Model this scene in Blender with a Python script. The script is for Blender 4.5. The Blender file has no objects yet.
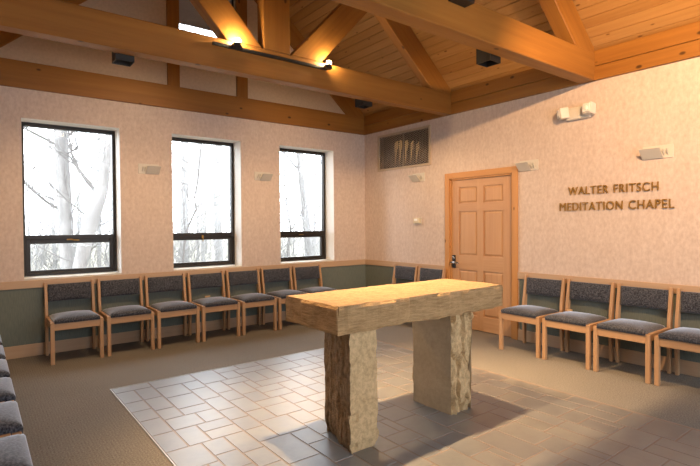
import bpy, bmesh, math, random
from mathutils import Vector, Matrix, Euler, noise

S = bpy.context.scene
C = S.collection
R = math.radians
S.view_settings.view_transform = 'Standard'
S.view_settings.look = 'None'
S.view_settings.gamma = 1.0
S.view_settings.use_curve_mapping = False
S.view_settings.exposure = 0.25
S.cycles.use_denoising = True
S.cycles.max_bounces = 8
S.cycles.diffuse_bounces = 5
S.cycles.sample_clamp_indirect = 8.0

XL = -5.75          # left wall
YF = -7.9           # wall behind the camera
ZP = 2.95           # underside of the beams and plates
RIDGE = -2.78
PITCH = 0.87
def roof_z(x): return 3.27 + PITCH * (2.78 - abs(x - RIDGE))

# ------------------------------------------------------------------ materials
class NT:
    def __init__(self, name):
        self.m = bpy.data.materials.new(name); self.m.use_nodes = True
        self.t = self.m.node_tree; self.t.nodes.clear()
        self.out = self.n('ShaderNodeOutputMaterial')
    def n(self, typ, **kw):
        nd = self.t.nodes.new(typ)
        for k, v in kw.items():
            if k.startswith('i_'):
                key = k[2:]
                nd.inputs[int(key) if key.isdigit() else key.replace('_', ' ')].default_value = v
            else: setattr(nd, k, v)
        return nd
    def l(self, a, b): self.t.links.new(a, b)
    def bsdf(self, **kw):
        b = self.n('ShaderNodeBsdfPrincipled')
        for k, v in kw.items(): b.inputs[k.replace('_', ' ')].default_value = v
        self.l(b.outputs[0], self.out.inputs[0]); return b
    def coords(self, scale=(1, 1, 1), rnd=True):
        tc = self.n('ShaderNodeTexCoord'); src = tc.outputs['Object']
        if rnd:
            oi = self.n('ShaderNodeObjectInfo')
            mu = self.n('ShaderNodeMath', operation='MULTIPLY'); mu.inputs[1].default_value = 17.0
            self.l(oi.outputs['Random'], mu.inputs[0])
            ad = self.n('ShaderNodeVectorMath', operation='ADD')
            self.l(src, ad.inputs[0]); self.l(mu.outputs[0], ad.inputs[1]); src = ad.outputs[0]
        mp = self.n('ShaderNodeMapping'); mp.inputs['Scale'].default_value = scale
        self.l(src, mp.inputs[0]); return mp.outputs[0]
    def noise(self, vec, scale, detail=4, rough=.55):
        x = self.n('ShaderNodeTexNoise'); x.inputs['Scale'].default_value = scale
        x.inputs['Detail'].default_value = detail; x.inputs['Roughness'].default_value = rough
        self.l(vec, x.inputs['Vector']); return x.outputs['Fac']
    def ramp(self, fac, stops):
        r = self.n('ShaderNodeValToRGB'); e = r.color_ramp.elements
        while len(e) > 1: e.remove(e[-1])
        e[0].position = stops[0][0]; e[0].color = (*stops[0][1], 1)
        for p, c in stops[1:]:
            q = e.new(p); q.color = (*c, 1)
        self.l(fac, r.inputs[0]); return r.outputs[0]
    def mix(self, fac, a, b, blend='MIX'):
        m = self.n('ShaderNodeMix', data_type='RGBA', blend_type=blend)
        for sock, v in ((m.inputs[0], fac), (m.inputs[6], a), (m.inputs[7], b)):
            if hasattr(v, 'links'): self.l(v, sock)
            elif isinstance(v, (int, float)): sock.default_value = v
            else: sock.default_value = (*v, 1)
        return m.outputs[2]
    def bump(self, b, h, strength=.3, dist=.01):
        x = self.n('ShaderNodeBump'); x.inputs['Strength'].default_value = strength
        x.inputs['Distance'].default_value = dist
        self.l(h, x.inputs['Height']); self.l(x.outputs[0], b.inputs['Normal'])

def plain(name, col, rough=.5, metal=0.0, spec=.5):
    k = NT(name); k.bsdf(Base_Color=(*col, 1), Roughness=rough, Metallic=metal, Specular_IOR_Level=spec); return k.m

def wood(name, lo, hi, axis=0, rough=.45, knots=False, grain=22.0, rnd=True):
    k = NT(name); b = k.bsdf(Roughness=rough, Specular_IOR_Level=.3)
    sc = [grain, grain, grain]; sc[axis] = grain * .045
    v = k.coords(tuple(sc), rnd)
    g = k.noise(v, 1.0, 5, .6)
    sc2 = [5.0, 5.0, 5.0]; sc2[axis] = .35
    g2 = k.noise(k.coords(tuple(sc2), rnd), 1.0, 2, .5)
    col = k.ramp(g, [(.28, lo), (.72, hi)])
    col = k.mix(.45, col, k.ramp(g2, [(.3, lo), (.7, hi)]))
    if knots:
        sc3 = [6.0, 6.0, 6.0]; sc3[axis] = 3.4
        vo = k.n('ShaderNodeTexVoronoi'); vo.inputs['Scale'].default_value = 1.0
        k.l(k.coords(tuple(sc3), rnd), vo.inputs['Vector'])
        kn = k.ramp(vo.outputs['Distance'], [(0.0, (1, 1, 1)), (.075, (.85, .85, .85)), (.12, (0, 0, 0))])
        col = k.mix(kn, col, tuple(c * .28 for c in lo))
    k.l(col, b.inputs['Base Color']); k.bump(b, g, .12, .004); return k.m

M = {}
BEAM_LO, BEAM_HI = (.225, .088, .016), (.36, .160, .032)
for ax, nm in enumerate('xyz'):
    M['beam_' + nm] = wood('beam_timber_' + nm, BEAM_LO, BEAM_HI, ax, .5, True)
    M['oak_' + nm] = wood('oak_' + nm, (.40, .235, .122), (.53, .33, .19), ax, .4, False, 30)
    M['trim_' + nm] = wood('trim_oak_' + nm, (.43, .29, .185), (.54, .38, .255), ax, .45, False, 26, False)
    M['door_' + nm] = wood('door_oak_' + nm, (.45, .25, .128), (.57, .35, .195), ax, .4, False, 34, False)
M['case_z'] = wood('casing_oak_z', (.46, .215, .07), (.58, .30, .11), 2, .4, True, 30, False)
M['case_y'] = wood('casing_oak_y', (.46, .215, .07), (.58, .30, .11), 1, .4, False, 30, False)

# wallpaper: mottled pinkish beige with short vertical streaks
k = NT('wallpaper'); b = k.bsdf(Roughness=.85, Specular_IOR_Level=.15)
n1 = k.noise(k.coords((30, 30, 18), False), 1.0, 4, .65)
n2 = k.noise(k.coords((9, 9, 4), False), 1.0, 3, .5)
c1 = k.ramp(n1, [(.3, (.47, .365, .315)), (.7, (.70, .595, .53))])
c2 = k.ramp(n2, [(.3, (.56, .455, .395)), (.7, (.65, .555, .50))])
k.l(k.mix(.4, c1, c2), b.inputs['Base Color']); k.bump(b, n1, .08, .003); M['wallpaper'] = k.m

k = NT('gable_plaster'); b = k.bsdf(Roughness=.9, Specular_IOR_Level=.1)
n1 = k.noise(k.coords((30, 30, 30), False), 1.0, 3)
k.l(k.ramp(n1, [(.3, (.56, .45, .33)), (.7, (.64, .52, .39))]), b.inputs['Base Color']); M['plaster'] = k.m

k = NT('green_wainscot'); b = k.bsdf(Roughness=.8, Specular_IOR_Level=.2)
n1 = k.noise(k.coords((160, 160, 12), False), 1.0, 3)
k.l(k.ramp(n1, [(.3, (.128, .15, .134)), (.7, (.172, .197, .176))]), b.inputs['Base Color']); M['green'] = k.m

# loop pile carpet
k = NT('carpet'); b = k.bsdf(Roughness=.95, Specular_IOR_Level=.1)
v = k.coords((1, 1, 1), False)
n1 = k.noise(v, 95, 3, .7); n2 = k.noise(v, 2.2, 3, .5)
wv = k.n('ShaderNodeTexWave'); wv.inputs['Scale'].default_value = 16; wv.inputs['Distortion'].default_value = 5
wv.inputs['Detail'].default_value = 2; wv.inputs['Detail Scale'].default_value = 6; k.l(v, wv.inputs['Vector'])
c1 = k.ramp(n1, [(.33, (.10, .09, .08)), (.5, (.205, .187, .165)), (.68, (.31, .29, .262))])
c2 = k.mix(.16, c1, k.ramp(wv.outputs['Fac'], [(.2, (.105, .095, .083)), (.8, (.29, .27, .245))]))
c3 = k.mix(.18, c2, k.ramp(n2, [(.35, (.16, .146, .128)), (.65, (.225, .208, .186))]))
k.l(c3, b.inputs['Base Color']); k.bump(b, n1, .5, .006); M['carpet'] = k.m

# slate tiles: one tone per tile, cloudy cleft surface
k = NT('slate_tile'); b = k.bsdf(Specular_IOR_Level=.55)
at = k.n('ShaderNodeAttribute', attribute_name='tile_tone')
v = k.coords((1, 1, 1), False)
n1 = k.noise(v, 7, 6, .65); n2 = k.noise(v, 40, 4, .7)
base = k.ramp(at.outputs['Fac'], [(0, (.128, .133, .142)), (.35, (.148, .15, .152)), (.6, (.155, .162, .172)), (.85, (.165, .16, .15)), (1, (.142, .146, .152))])
mot = k.ramp(n1, [(.3, (.74, .74, .76)), (.5, (1, 1, 1)), (.72, (1.22, 1.2, 1.14))])
k.l(k.mix(1.0, base, mot, 'MULTIPLY'), b.inputs['Base Color'])
mr = k.n('ShaderNodeMapRange'); mr.inputs[1].default_value = .3; mr.inputs[2].default_value = .7
mr.inputs[3].default_value = .40; mr.inputs[4].default_value = .52
k.l(n1, mr.inputs[0]); k.l(mr.outputs[0], b.inputs['Roughness'])
ad = k.n('ShaderNodeMath', operation='ADD'); k.l(n1, ad.inputs[0])
ml = k.n('ShaderNodeMath', operation='MULTIPLY'); ml.inputs[1].default_value = .3; k.l(n2, ml.inputs[0]); k.l(ml.outputs[0], ad.inputs[1])
b.inputs['Coat Weight'].default_value = 1.0; b.inputs['Coat Roughness'].default_value = .40; b.inputs['Coat IOR'].default_value = 1.7
k.bump(b, ad.outputs[0], .15, .004); M['tile'] = k.m
M['grout'] = plain('grout', (.25, .195, .16), .5)

# sandstone
def stone(name, lo, hi, bs, streak=True, mixf=.6):
    k = NT(name); b = k.bsdf(Roughness=.9, Specular_IOR_Level=.15)
    n1 = k.noise(k.coords((3, 3, 7), False), 1.0, 6, .65)
    n2 = k.noise(k.coords((9, 9, 75) if streak else (30, 30, 30), False), 1.0, 5, .7)
    c = k.ramp(n1, [(.3, lo), (.7, hi)])
    c = k.mix(mixf, c, k.ramp(n2, [(.32, tuple(q * .66 for q in lo)), (.6, hi)]))
    k.l(c, b.inputs['Base Color']); k.bump(b, n2, bs, .02); return k.m
M['stone_rough'] = stone('sandstone_rough', (.34, .205, .092), (.54, .355, .18), .8)
M['stone_top'] = stone('sandstone_sawn_top', (.215, .14, .078), (.29, .205, .12), .25, False)
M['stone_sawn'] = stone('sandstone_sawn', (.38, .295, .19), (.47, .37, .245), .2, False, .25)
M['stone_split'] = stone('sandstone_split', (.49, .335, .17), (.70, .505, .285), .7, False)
M['stone_side'] = stone('sandstone_dark_side', (.20, .13, .07), (.36, .245, .14), .8, False)  # darker tone for the side faces of the left leg

# chair fabric: dark grey with fine flecks
k = NT('flecked_fabric'); b = k.bsdf(Roughness=.75, Specular_IOR_Level=.3)
b.inputs['Sheen Weight'].default_value = 1.0; b.inputs['Sheen Roughness'].default_value = .35; b.inputs['Sheen Tint'].default_value = (.85, .9, 1, 1)
v = k.coords((1, 1, 1), True)
n1 = k.noise(v, 85, 3, .6)
k.l(k.ramp(n1, [(.36, (.012, .014, .02)), (.5, (.048, .052, .068)), (.64, (.105, .108, .125))]), b.inputs['Base Color'])
k.bump(b, n1, .15, .003); M['fabric'] = k.m

M['bronze'] = plain('dark_bronze', (.022, .017, .014), .4, .3)
M['grille_frame'] = plain('tan_grille_frame', (.46, .36, .26), .6)
M['lattice'] = plain('bronze_lattice', (.30, .24, .18), .5, .2)
M['paint'] = plain('white_reveal_paint', (.80, .77, .72), .7)
M['black'] = plain('black_metal', (.012, .011, .010), .45)
M['white'] = plain('white_enamel', (.62, .585, .52), .45)
M['ivory'] = plain('ivory_plastic', (.62, .53, .36), .5)
M['chrome'] = plain('chrome', (.65, .64, .62), .18, 1.0)
M['steel'] = plain('edge_strip', (.55, .53, .50), .35, .7)
M['brass'] = plain('brushed_brass', (.34, .195, .048), .4, .5)
M['tin'] = plain('display_grey', (.55, .60, .55), .25)
M['shadow_gap'] = plain('dark_gap', (.01, .008, .006), .9)
M['shade'] = plain('grey_blind', (.38, .37, .36), .9)
M['lens'] = plain('frosted_lens', (.85, .84, .82), .15)
M['tan'] = plain('tan_tag', (.62, .42, .22), .6)
M['reflector'] = plain('lamp_reflector', (.88, .86, .8), .3)
M['concrete'] = plain('unseen_wall', (.60, .49, .40), .9)
k = NT('window_glass')
tr = k.n('ShaderNodeBsdfTransparent'); gl = k.n('ShaderNodeBsdfGlossy'); gl.inputs['Roughness'].default_value = .02
fr = k.n('ShaderNodeFresnel'); fr.inputs['IOR'].default_value = 1.18
mx = k.n('ShaderNodeMixShader'); k.l(fr.outputs[0], mx.inputs[0]); k.l(tr.outputs[0], mx.inputs[1]); k.l(gl.outputs[0], mx.inputs[2])
k.l(mx.outputs[0], k.out.inputs[0]); M['glass'] = k.m
def glow(name, col, s):
    k = NT(name); e = k.n('ShaderNodeEmission'); e.inputs[0].default_value = (*col, 1); e.inputs[1].default_value = s
    k.l(e.outputs[0], k.out.inputs[0]); return k.m
WARM = (1.0, .65, .33)
M['bulb'] = glow('lit_bulb', (1.0, .73, .42), 620)
M['tube'] = glow('streak_glow', (1.0, .55, .20), .5)  # emission for the added light streaks in the grille
M['down'] = glow('lit_downlight', (1.0, .66, .34), 1.5)

# bark and leaf litter
k = NT('grey_bark'); b = k.bsdf(Roughness=.95, Specular_IOR_Level=.05)
n1 = k.noise(k.coords((9, 9, 2.5), True), 1.0, 5, .7)
k.l(k.ramp(n1, [(.3, (.16, .153, .148)), (.7, (.28, .272, .265))]), b.inputs['Base Color']); k.bump(b, n1, .6, .03); M['bark'] = k.m
M['bark_pale'] = plain('washed_out_bark', (.265, .26, .255), .95, 0, .05)  # washed-out light of the distance put into a paler bark colour
M['twig'] = plain('twig_bark', (.145, .138, .133), .95, 0, .05)
k = NT('leaf_litter'); b = k.bsdf(Roughness=1.0, Specular_IOR_Level=.05)
n1 = k.noise(k.coords((3, 3, 3), False), 1.0, 6, .7)
k.l(k.ramp(n1, [(.3, (.14, .125, .098)), (.5, (.215, .198, .16)), (.7, (.20, .205, .155))]), b.inputs['Base Color']); M['litter'] = k.m

# ------------------------------------------------------------------ mesh helpers
def bx(bm, x0, x1, y0, y1, z0, z1, mi=0):
    if x0 > x1: x0, x1 = x1, x0
    if y0 > y1: y0, y1 = y1, y0
    if z0 > z1: z0, z1 = z1, z0
    v = [bm.verts.new(p) for p in ((x0, y0, z0), (x1, y0, z0), (x1, y1, z0), (x0, y1, z0), (x0, y0, z1), (x1, y0, z1), (x1, y1, z1), (x0, y1, z1))]
    for q in ((0, 3, 2, 1), (4, 5, 6, 7), (0, 1, 5, 4), (1, 2, 6, 5), (2, 3, 7, 6), (3, 0, 4, 7)):
        bm.faces.new([v[i] for i in q]).material_index = mi
    return v
def prism(bm, pts, axis, a, b_, mi=0):
    """extrude a polygon (list of 2-D points in the other two axes, in cyclic order) along axis from a to b_"""
    def P(p, t):
        if axis == 0: return (t, p[0], p[1])
        if axis == 1: return (p[0], t, p[1])
        return (p[0], p[1], t)
    A = [bm.verts.new(P(p, a)) for p in pts]; B = [bm.verts.new(P(p, b_)) for p in pts]
    fs = [bm.faces.new(A), bm.faces.new(B[::-1])]
    n = len(pts)
    for i in range(n): fs.append(bm.faces.new((A[i], B[i], B[(i + 1) % n], A[(i + 1) % n])))
    for f in fs: f.material_index = mi
    return A + B
def tube(bm, pts, radii, seg=6, mi=0, cap=True):
    rings = []; prev = None
    for i, p in enumerate(pts):
        p = Vector(p)
        d = (Vector(pts[min(i + 1, len(pts) - 1)]) - Vector(pts[max(i - 1, 0)])).normalized()
        if prev is None:
            u = d.orthogonal().normalized()
        else:
            u = (prev - d * prev.dot(d)); u = u.normalized() if u.length > 1e-5 else d.orthogonal().normalized()
        prev = u; w = d.cross(u)
        rings.append([bm.verts.new(p + (u * math.cos(a) + w * math.sin(a)) * radii[i]) for a in [2 * math.pi * s / seg for s in range(seg)]])
    for a, b_ in zip(rings, rings[1:]):
        for s in range(seg): bm.faces.new((a[s], a[(s + 1) % seg], b_[(s + 1) % seg], b_[s])).material_index = mi
    if cap:
        bm.faces.new(rings[0][::-1]); bm.faces.new(rings[-1])
def obj(name, bm, mats, parent=None, bevel=0, smooth=False, seg=2, loc=None):
    bmesh.ops.recalc_face_normals(bm, faces=bm.faces)
    me = bpy.data.meshes.new(name); bm.to_mesh(me); bm.free()
    for m in (mats if isinstance(mats, (list, tuple)) else [mats]): me.materials.append(M[m] if isinstance(m, str) else m)
    if smooth:
        for p in me.polygons: p.use_smooth = True
    o = bpy.data.objects.new(name, me); C.objects.link(o)
    if parent:
        o.parent = parent
    if loc is not None: o.location = loc
    if bevel:
        m = o.modifiers.new('bevel', 'BEVEL'); m.width = bevel; m.segments = seg; m.limit_method = 'ANGLE'; m.angle_limit = R(40)
    return o
def world_child(o, parent):
    """mesh built in world coordinates under an unrotated, unscaled root"""
    o.parent = parent; o.location = o.location - parent.location; return o
def box_obj(name, dims, mat, parent=None, bevel=0):
    bm = bmesh.new(); bx(bm, *dims); o = obj(name, bm, mat, None, bevel)
    # origin at the box centre so that grain is local
    c = Vector(((dims[0] + dims[1]) / 2, (dims[2] + dims[3]) / 2, (dims[4] + dims[5]) / 2))
    o.data.transform(Matrix.Translation(-c)); o.location = c
    if parent: world_child(o, parent)
    return o
def thing(name, label, cat, loc=(0, 0, 0), rz=0, group=None):
    o = bpy.data.objects.new(name, None); C.objects.link(o); o.empty_display_size = .1
    o.location = loc; o.rotation_euler = (0, 0, rz)
    return tag(o, label, cat, group)
def tag(o, label, cat, group=None):
    o['label'] = label; o['category'] = cat
    if group: o['group'] = group
    return o
def struct(o, label=None):
    o['kind'] = 'structure'
    if label: o['label'] = label
    return o
def timber(name, p0, p1, w, d, mat='beam_x', parent=None, bevel=.006, ends=None):
    """straight timber from p0 to p1 (centre line, in a plane y = const), w thick in y, d deep; local x along the grain"""
    p0, p1 = Vector(p0), Vector(p1); L = (p1 - p0).length
    bm = bmesh.new(); bx(bm, -L / 2, L / 2, -w / 2, w / 2, -d / 2, d / 2)
    o = obj(name, bm, mat, None, bevel, seg=1)
    o.location = (p0 + p1) / 2; o.rotation_euler = (0, -math.atan2(p1.z - p0.z, p1.x - p0.x), 0)
    if parent: world_child(o, parent)
    return o

# ------------------------------------------------------------------ room shell
bm = bmesh.new()
TX0, TX1, TY0, TY1 = -4.362, -1.35, -6.35, -1.785
for x0, x1, y0, y1 in ((XL, .3, TY1, 0), (XL, TX0, TY0, TY1), (TX1, .3, TY0, TY1), (XL, .3, YF, TY0)):
    bx(bm, x0, x1, y0, y1, -.15, 0)
struct(obj('floor', bm, 'carpet'), 'brown loop pile carpet round the tiled area')

# slate tiles in a random ashlar pattern on a 77 mm module
rnd = random.Random(11)
MOD = .0765
NX, NY = int(round((TX1 - TX0) / MOD)), int(round((TY1 - TY0) / MOD))
occ = [[False] * NY for _ in range(NX)]
sizes = [(5, 4), (3, 5), (4, 4), (5, 3), (4, 3), (3, 4), (4, 2), (3, 3), (2, 3), (3, 2), (5, 3), (3, 2), (2, 4)]
weights = [1, 1, 2, 2, 7, 4, 6, 3, 5, 5, 2, 4, 4]
bm = bmesh.new(); lay = bm.faces.layers.float.new('tone_face')
cells = []
for j in range(NY):
    for i in range(NX):
        if occ[i][j]: continue
        order = []
        pool = list(zip(sizes, weights))
        while pool:
            s = rnd.choices(range(len(pool)), [w for _, w in pool])[0]; order.append(pool.pop(s)[0])
        for w, h in order + [(2, 2), (1, 3), (3, 1), (1, 2), (2, 1), (1, 1)]:
            if i + w <= NX and j + h <= NY and not any(occ[a][b_] for a in range(i, i + w) for b_ in range(j, j + h)):
                # no thin slivers left before the next filled cell
                gap = 0
                while i + w + gap < NX and not occ[i + w + gap][j] and gap < 3: gap += 1
                if gap == 1 and w > 2: continue
                break
        for a in range(i, i + w):
            for b_ in range(j, j + h): occ[a][b_] = True
        cells.append((i, j, w, h))
fl = []
for i, j, w, h in cells:
    g = .003
    x0, x1 = TX0 + i * MOD + g, TX0 + (i + w) * MOD - g
    y1, y0 = TY1 - j * MOD - g, TY1 - (j + h) * MOD + g
    t = rnd.random(); n0 = len(bm.faces)
    zt = .0035 + rnd.uniform(-.0006, .0006); e = .004
    vs = [bm.verts.new(p) for p in ((x0, y0, -.004), (x1, y0, -.004), (x1, y1, -.004), (x0, y1, -.004),
          (x0 + e, y0 + e, zt), (x1 - e, y0 + e, zt), (x1 - e, y1 - e, zt), (x0 + e, y1 - e, zt))]
    for q in ((4, 5, 6, 7), (0, 1, 5, 4), (1, 2, 6, 5), (2, 3, 7, 6), (3, 0, 4, 7)):
        f = bm.faces.new([vs[a] for a in q]); f[lay] = t
        fl.append(t)
nf = len(bm.faces)
bx(bm, TX0, TX1, TY0, TY1, -.15, 0.0015, 1)
tones = fl + [0] * 6
o = obj('floor', bm, ['tile', 'grout'])
at = o.data.attributes.new('tile_tone', 'FLOAT', 'FACE')
at.data.foreach_set('value', tones)
struct(o, 'grey slate tiles laid in a random rectangular pattern under the altar')
bm = bmesh.new()
bx(bm, TX0 - .008, TX0, TY0, TY1 + .008, -.01, .006);
bx(bm, TX0, TX1, TY1, TY1 + .008, -.01, .005)
struct(obj('trim_1', bm, 'steel'), 'thin pale edging strip between tiles and carpet')

# window wall (y = 0, faces -y)
WIN = [(-4.86, -3.865), (-3.235, -2.275), (-1.645, -.655)]
WZ0, WZ1 = .845, 2.63
CL = (-3.13, -2.33, 4.0, 5.0)
T = .34
bm = bmesh.new()
bx(bm, XL, 0, 0, T, 0, WZ0); bx(bm, XL, 0, 0, T, WZ1, ZP + .2)
xs = [XL] + [a for w in WIN for a in w] + [0]
for a, b_ in zip(xs[0::2], xs[1::2]): bx(bm, a, b_, 0, T, WZ0, WZ1)
bm.normal_update(); bmesh.ops.recalc_face_normals(bm, faces=bm.faces)
for f in bm.faces: f.material_index = 1 if abs(f.normal.y) < .5 else 0
struct(obj('wall_back', bm, ['wallpaper', 'paint']), 'beige papered wall with three windows')
bm = bmesh.new()
zb = ZP + .2
prism(bm, [(XL, zb), (CL[0], zb), (CL[0], roof_z(CL[0]) + .02), (XL, roof_z(XL) + .02)], 1, 0.0, T)
prism(bm, [(CL[1], zb), (0, zb), (0, 3.29), (CL[1], roof_z(CL[1]) + .02)], 1, 0.0, T)
bx(bm, CL[0], CL[1], 0, T, zb, CL[2])
prism(bm, [(CL[0], CL[3]), (CL[1], CL[3]), (CL[1], roof_z(CL[1]) + .02), (RIDGE, roof_z(RIDGE)), (CL[0], roof_z(CL[0]) + .02)], 1, 0.0, T)
struct(obj('wall_back', bm, 'plaster'), 'cream plaster gable above the window wall')

# door wall (x = 0, faces -x)
DY0, DY1, DZ = -2.885, -1.865, 2.065
GR = (-1.505, -.365, 2.315, 2.86)
bm = bmesh.new()
TW = .18
bx(bm, 0, TW, DY1, GR[0], 0, ZP + .33); bx(bm, 0, TW, YF, DY0, 0, ZP + .33); bx(bm, 0, TW, DY0, DY1, DZ, ZP + .33)
bx(bm, 0, TW, GR[1], T, 0, ZP + .33); bx(bm, 0, TW, GR[0], GR[1], 0, GR[2]); bx(bm, 0, TW, GR[0], GR[1], GR[3], ZP + .33)
struct(obj('wall_right', bm, 'wallpaper'), 'beige papered wall with the oak door')
bm = bmesh.new(); bx(bm, XL - .2, XL, YF - .2, T, 0, 3.3); struct(obj('wall_left', bm, 'wallpaper'))
bm = bmesh.new()
FW = [(-4.9, -3.9), (-3.25, -2.25), (-1.6, -.6)]  # unseen windows, put in to bring daylight from behind the camera
prism(bm, [(XL, WZ1), (0, WZ1), (0, 3.3), (RIDGE, roof_z(RIDGE)), (XL, 3.25)], 1, YF - .2, YF)
bx(bm, XL, 0, YF - .2, YF, 0, WZ0)
xs = [XL] + [a for w in FW for a in w] + [0]
for a, b_ in zip(xs[0::2], xs[1::2]): bx(bm, a, b_, YF - .2, YF, WZ0, WZ1)
struct(obj('wall_front', bm, 'wallpaper'))
for i, (a, b_) in enumerate(FW):
    bm = bmesh.new()
    bx(bm, a, a + .04, YF - .15, YF - .1, WZ0, WZ1); bx(bm, b_ - .04, b_, YF - .15, YF - .1, WZ0, WZ1)
    for z in (WZ0, 1.28, WZ1 - .05): bx(bm, a + .04, b_ - .04, YF - .15, YF - .1, z, z + .05)
    wf = struct(obj('window_%d' % (5 + i), bm, 'bronze'), 'unseen bronze framed window behind the camera, added for daylight')
    bm = bmesh.new(); bx(bm, a + .04, b_ - .04, YF - .127, YF - .123, WZ0 + .05, WZ1 - .05); obj('pane', bm, 'glass', wf)
def portal(x0, x1, y, z0, z1, into):
    d = bpy.data.lights.new('window_portal', 'AREA'); d.shape = 'RECTANGLE'; d.size = x1 - x0; d.size_y = z1 - z0; d.cycles.is_portal = True
    o = bpy.data.objects.new('window_portal', d); C.objects.link(o); o.location = ((x0 + x1) / 2, y, (z0 + z1) / 2)
    o.rotation_euler = (R(90) if into > 0 else R(-90), 0, 0)
for a, b_ in FW: portal(a, b_, YF - .16, WZ0, WZ1, 1)
for a, b_ in WIN: portal(a, b_, .33, WZ0, WZ1, -1)

# ceiling: two slopes of tongue and groove boards running along y
def slope(sign):
    ang = math.atan(PITCH); L = (2.90 if sign > 0 else 3.1) / math.cos(ang) + .3; BW = .112
    bm = bmesh.new(); u = 0; pts = []
    while u < L:
        pts += [(u, .012), (u + .005, 0), (u + BW - .005, 0), (u + BW, .012)]; u += BW
    y0, y1 = YF - .3, T + .2
    low = [(bm.verts.new((p[0], y0, p[1])), bm.verts.new((p[0], y1, p[1]))) for p in pts]
    for a, b_ in zip(low, low[1:]):
        if (a[0].co - b_[0].co).length > 1e-6: bm.faces.new((a[0], b_[0], b_[1], a[1]))
    top = [(bm.verts.new((p, y0, .12)), bm.verts.new((p, y1, .12))) for p in (0, pts[-1][0])]
    bm.faces.new((top[0][0], top[0][1], top[1][1], top[1][0]))
    bm.faces.new((low[0][0], low[0][1], top[0][1], top[0][0])); bm.faces.new((low[-1][0], top[1][0], top[1][1], low[-1][1]))
    o = obj('ceiling', bm, 'boards')
    if sign > 0:   # right slope, rising towards -x
        o.rotation_euler = (0, ang, math.pi); o.rotation_euler = Euler((0, 0, 0))
        mat = Matrix(((-math.cos(ang), 0, math.sin(ang), 0.13), (0, 1, 0, 0), (math.sin(ang), 0, math.cos(ang), 3.27 - .13 * PITCH), (0, 0, 0, 1)))
        # local y flipped keeps it a rotation
        o.data.transform(Matrix.Scale(-1, 4, (0, 1, 0))); o.data.flip_normals()
        mat = Matrix(((-math.cos(ang), 0, math.sin(ang), 0.13), (0, -1, 0, 0), (math.sin(ang), 0, math.cos(ang), 3.27 - .13 * PITCH), (0, 0, 0, 1)))
        o.matrix_world = mat
    else:
        x0 = 2 * RIDGE - .33
        o.matrix_world = Matrix(((math.cos(ang), 0, -math.sin(ang), x0), (0, 1, 0, 0), (math.sin(ang), 0, math.cos(ang), 3.27 - .33 * PITCH), (0, 0, 0, 1)))
    return struct(o, 'knotty pine board ceiling, ' + ('right slope' if sign > 0 else 'left slope'))
k = NT('pine_boards'); b = k.bsdf(Roughness=.55, Specular_IOR_Level=.25)
v0 = k.coords((1, 1, 1), False)
sx = k.n('ShaderNodeSeparateXYZ'); k.l(v0, sx.inputs[0])
dv = k.n('ShaderNodeMath', operation='DIVIDE'); dv.inputs[1].default_value = .112; k.l(sx.outputs[0], dv.inputs[0])
fo = k.n('ShaderNodeMath', operation='FLOOR'); k.l(dv.outputs[0], fo.inputs[0])
wn = k.n('ShaderNodeTexWhiteNoise', noise_dimensions='1D'); k.l(fo.outputs[0], wn.inputs['W'])
gcol = k.noise(k.coords((26, 1.1, 26), False), 1.0, 4, .6)
c1 = k.ramp(gcol, [(.3, (.29, .142, .042)), (.7, (.43, .235, .082))])
c2 = k.ramp(wn.outputs['Value'], [(0, (.31, .152, .046)), (1, (.45, .25, .092))])
vo = k.n('ShaderNodeTexVoronoi'); vo.inputs['Scale'].default_value = 1.0
k.l(k.coords((11.0, 4.5, 11.0), False), vo.inputs['Vector'])
kn = k.ramp(vo.outputs['Distance'], [(0, (1, 1, 1)), (.08, (.8, .8, .8)), (.13, (0, 0, 0))])
k.l(k.mix(kn, k.mix(.5, c1, c2), (.13, .055, .018)), b.inputs['Base Color']); M['boards'] = k.m
slope(1); slope(-1)

# wainscot, rails, baseboards
bm = bmesh.new(); bx(bm, XL, -.006, -.006, 0, .12, .78); struct(obj('trim_2', bm, 'green'), 'green wainscot below the windows')
bm = bmesh.new(); bx(bm, -.006, 0, DY1 + .09, 0, .12, .78); bx(bm, -.006, 0, YF, DY0 - .09, .12, .78); struct(obj('trim_3', bm, 'green'), 'green wainscot on the door wall')
bm = bmesh.new(); bx(bm, XL, XL + .006, YF, 0, .12, .78); struct(obj('trim_4', bm, 'green'))
bm = bmesh.new(); bx(bm, XL, 0, -.022, 0, .755, .842); struct(obj('trim_5', bm, 'trim_x', bevel=.004), 'oak chair rail under the windows')
bm = bmesh.new(); bx(bm, -.022, 0, DY1 + .075, -.022, .755, .842); struct(obj('trim_6', bm, 'trim_y', bevel=.004), 'oak chair rail left of the door')
bm = bmesh.new(); bx(bm, -.022, 0, YF, DY0 - .075, .755, .842); struct(obj('trim_7', bm, 'trim_y', bevel=.004), 'oak chair rail right of the door')
bm = bmesh.new(); bx(bm, XL, XL + .022, YF, -.022, .755, .842); struct(obj('trim_8', bm, 'trim_y', bevel=.004))
bm = bmesh.new(); bx(bm, XL, 0, -.018, 0, 0, .135); struct(obj('baseboard_back', bm, 'trim_x', bevel=.004))
bm = bmesh.new(); bx(bm, -.018, 0, DY1 + .075, -.018, 0, .135); bx(bm, -.018, 0, YF, DY0 - .075, 0, .135); struct(obj('baseboard_right', bm, 'trim_y', bevel=.004))
bm = bmesh.new(); bx(bm, XL, XL + .018, YF, -.018, 0, .135); struct(obj('baseboard_left', bm, 'trim_y', bevel=.004))

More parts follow.
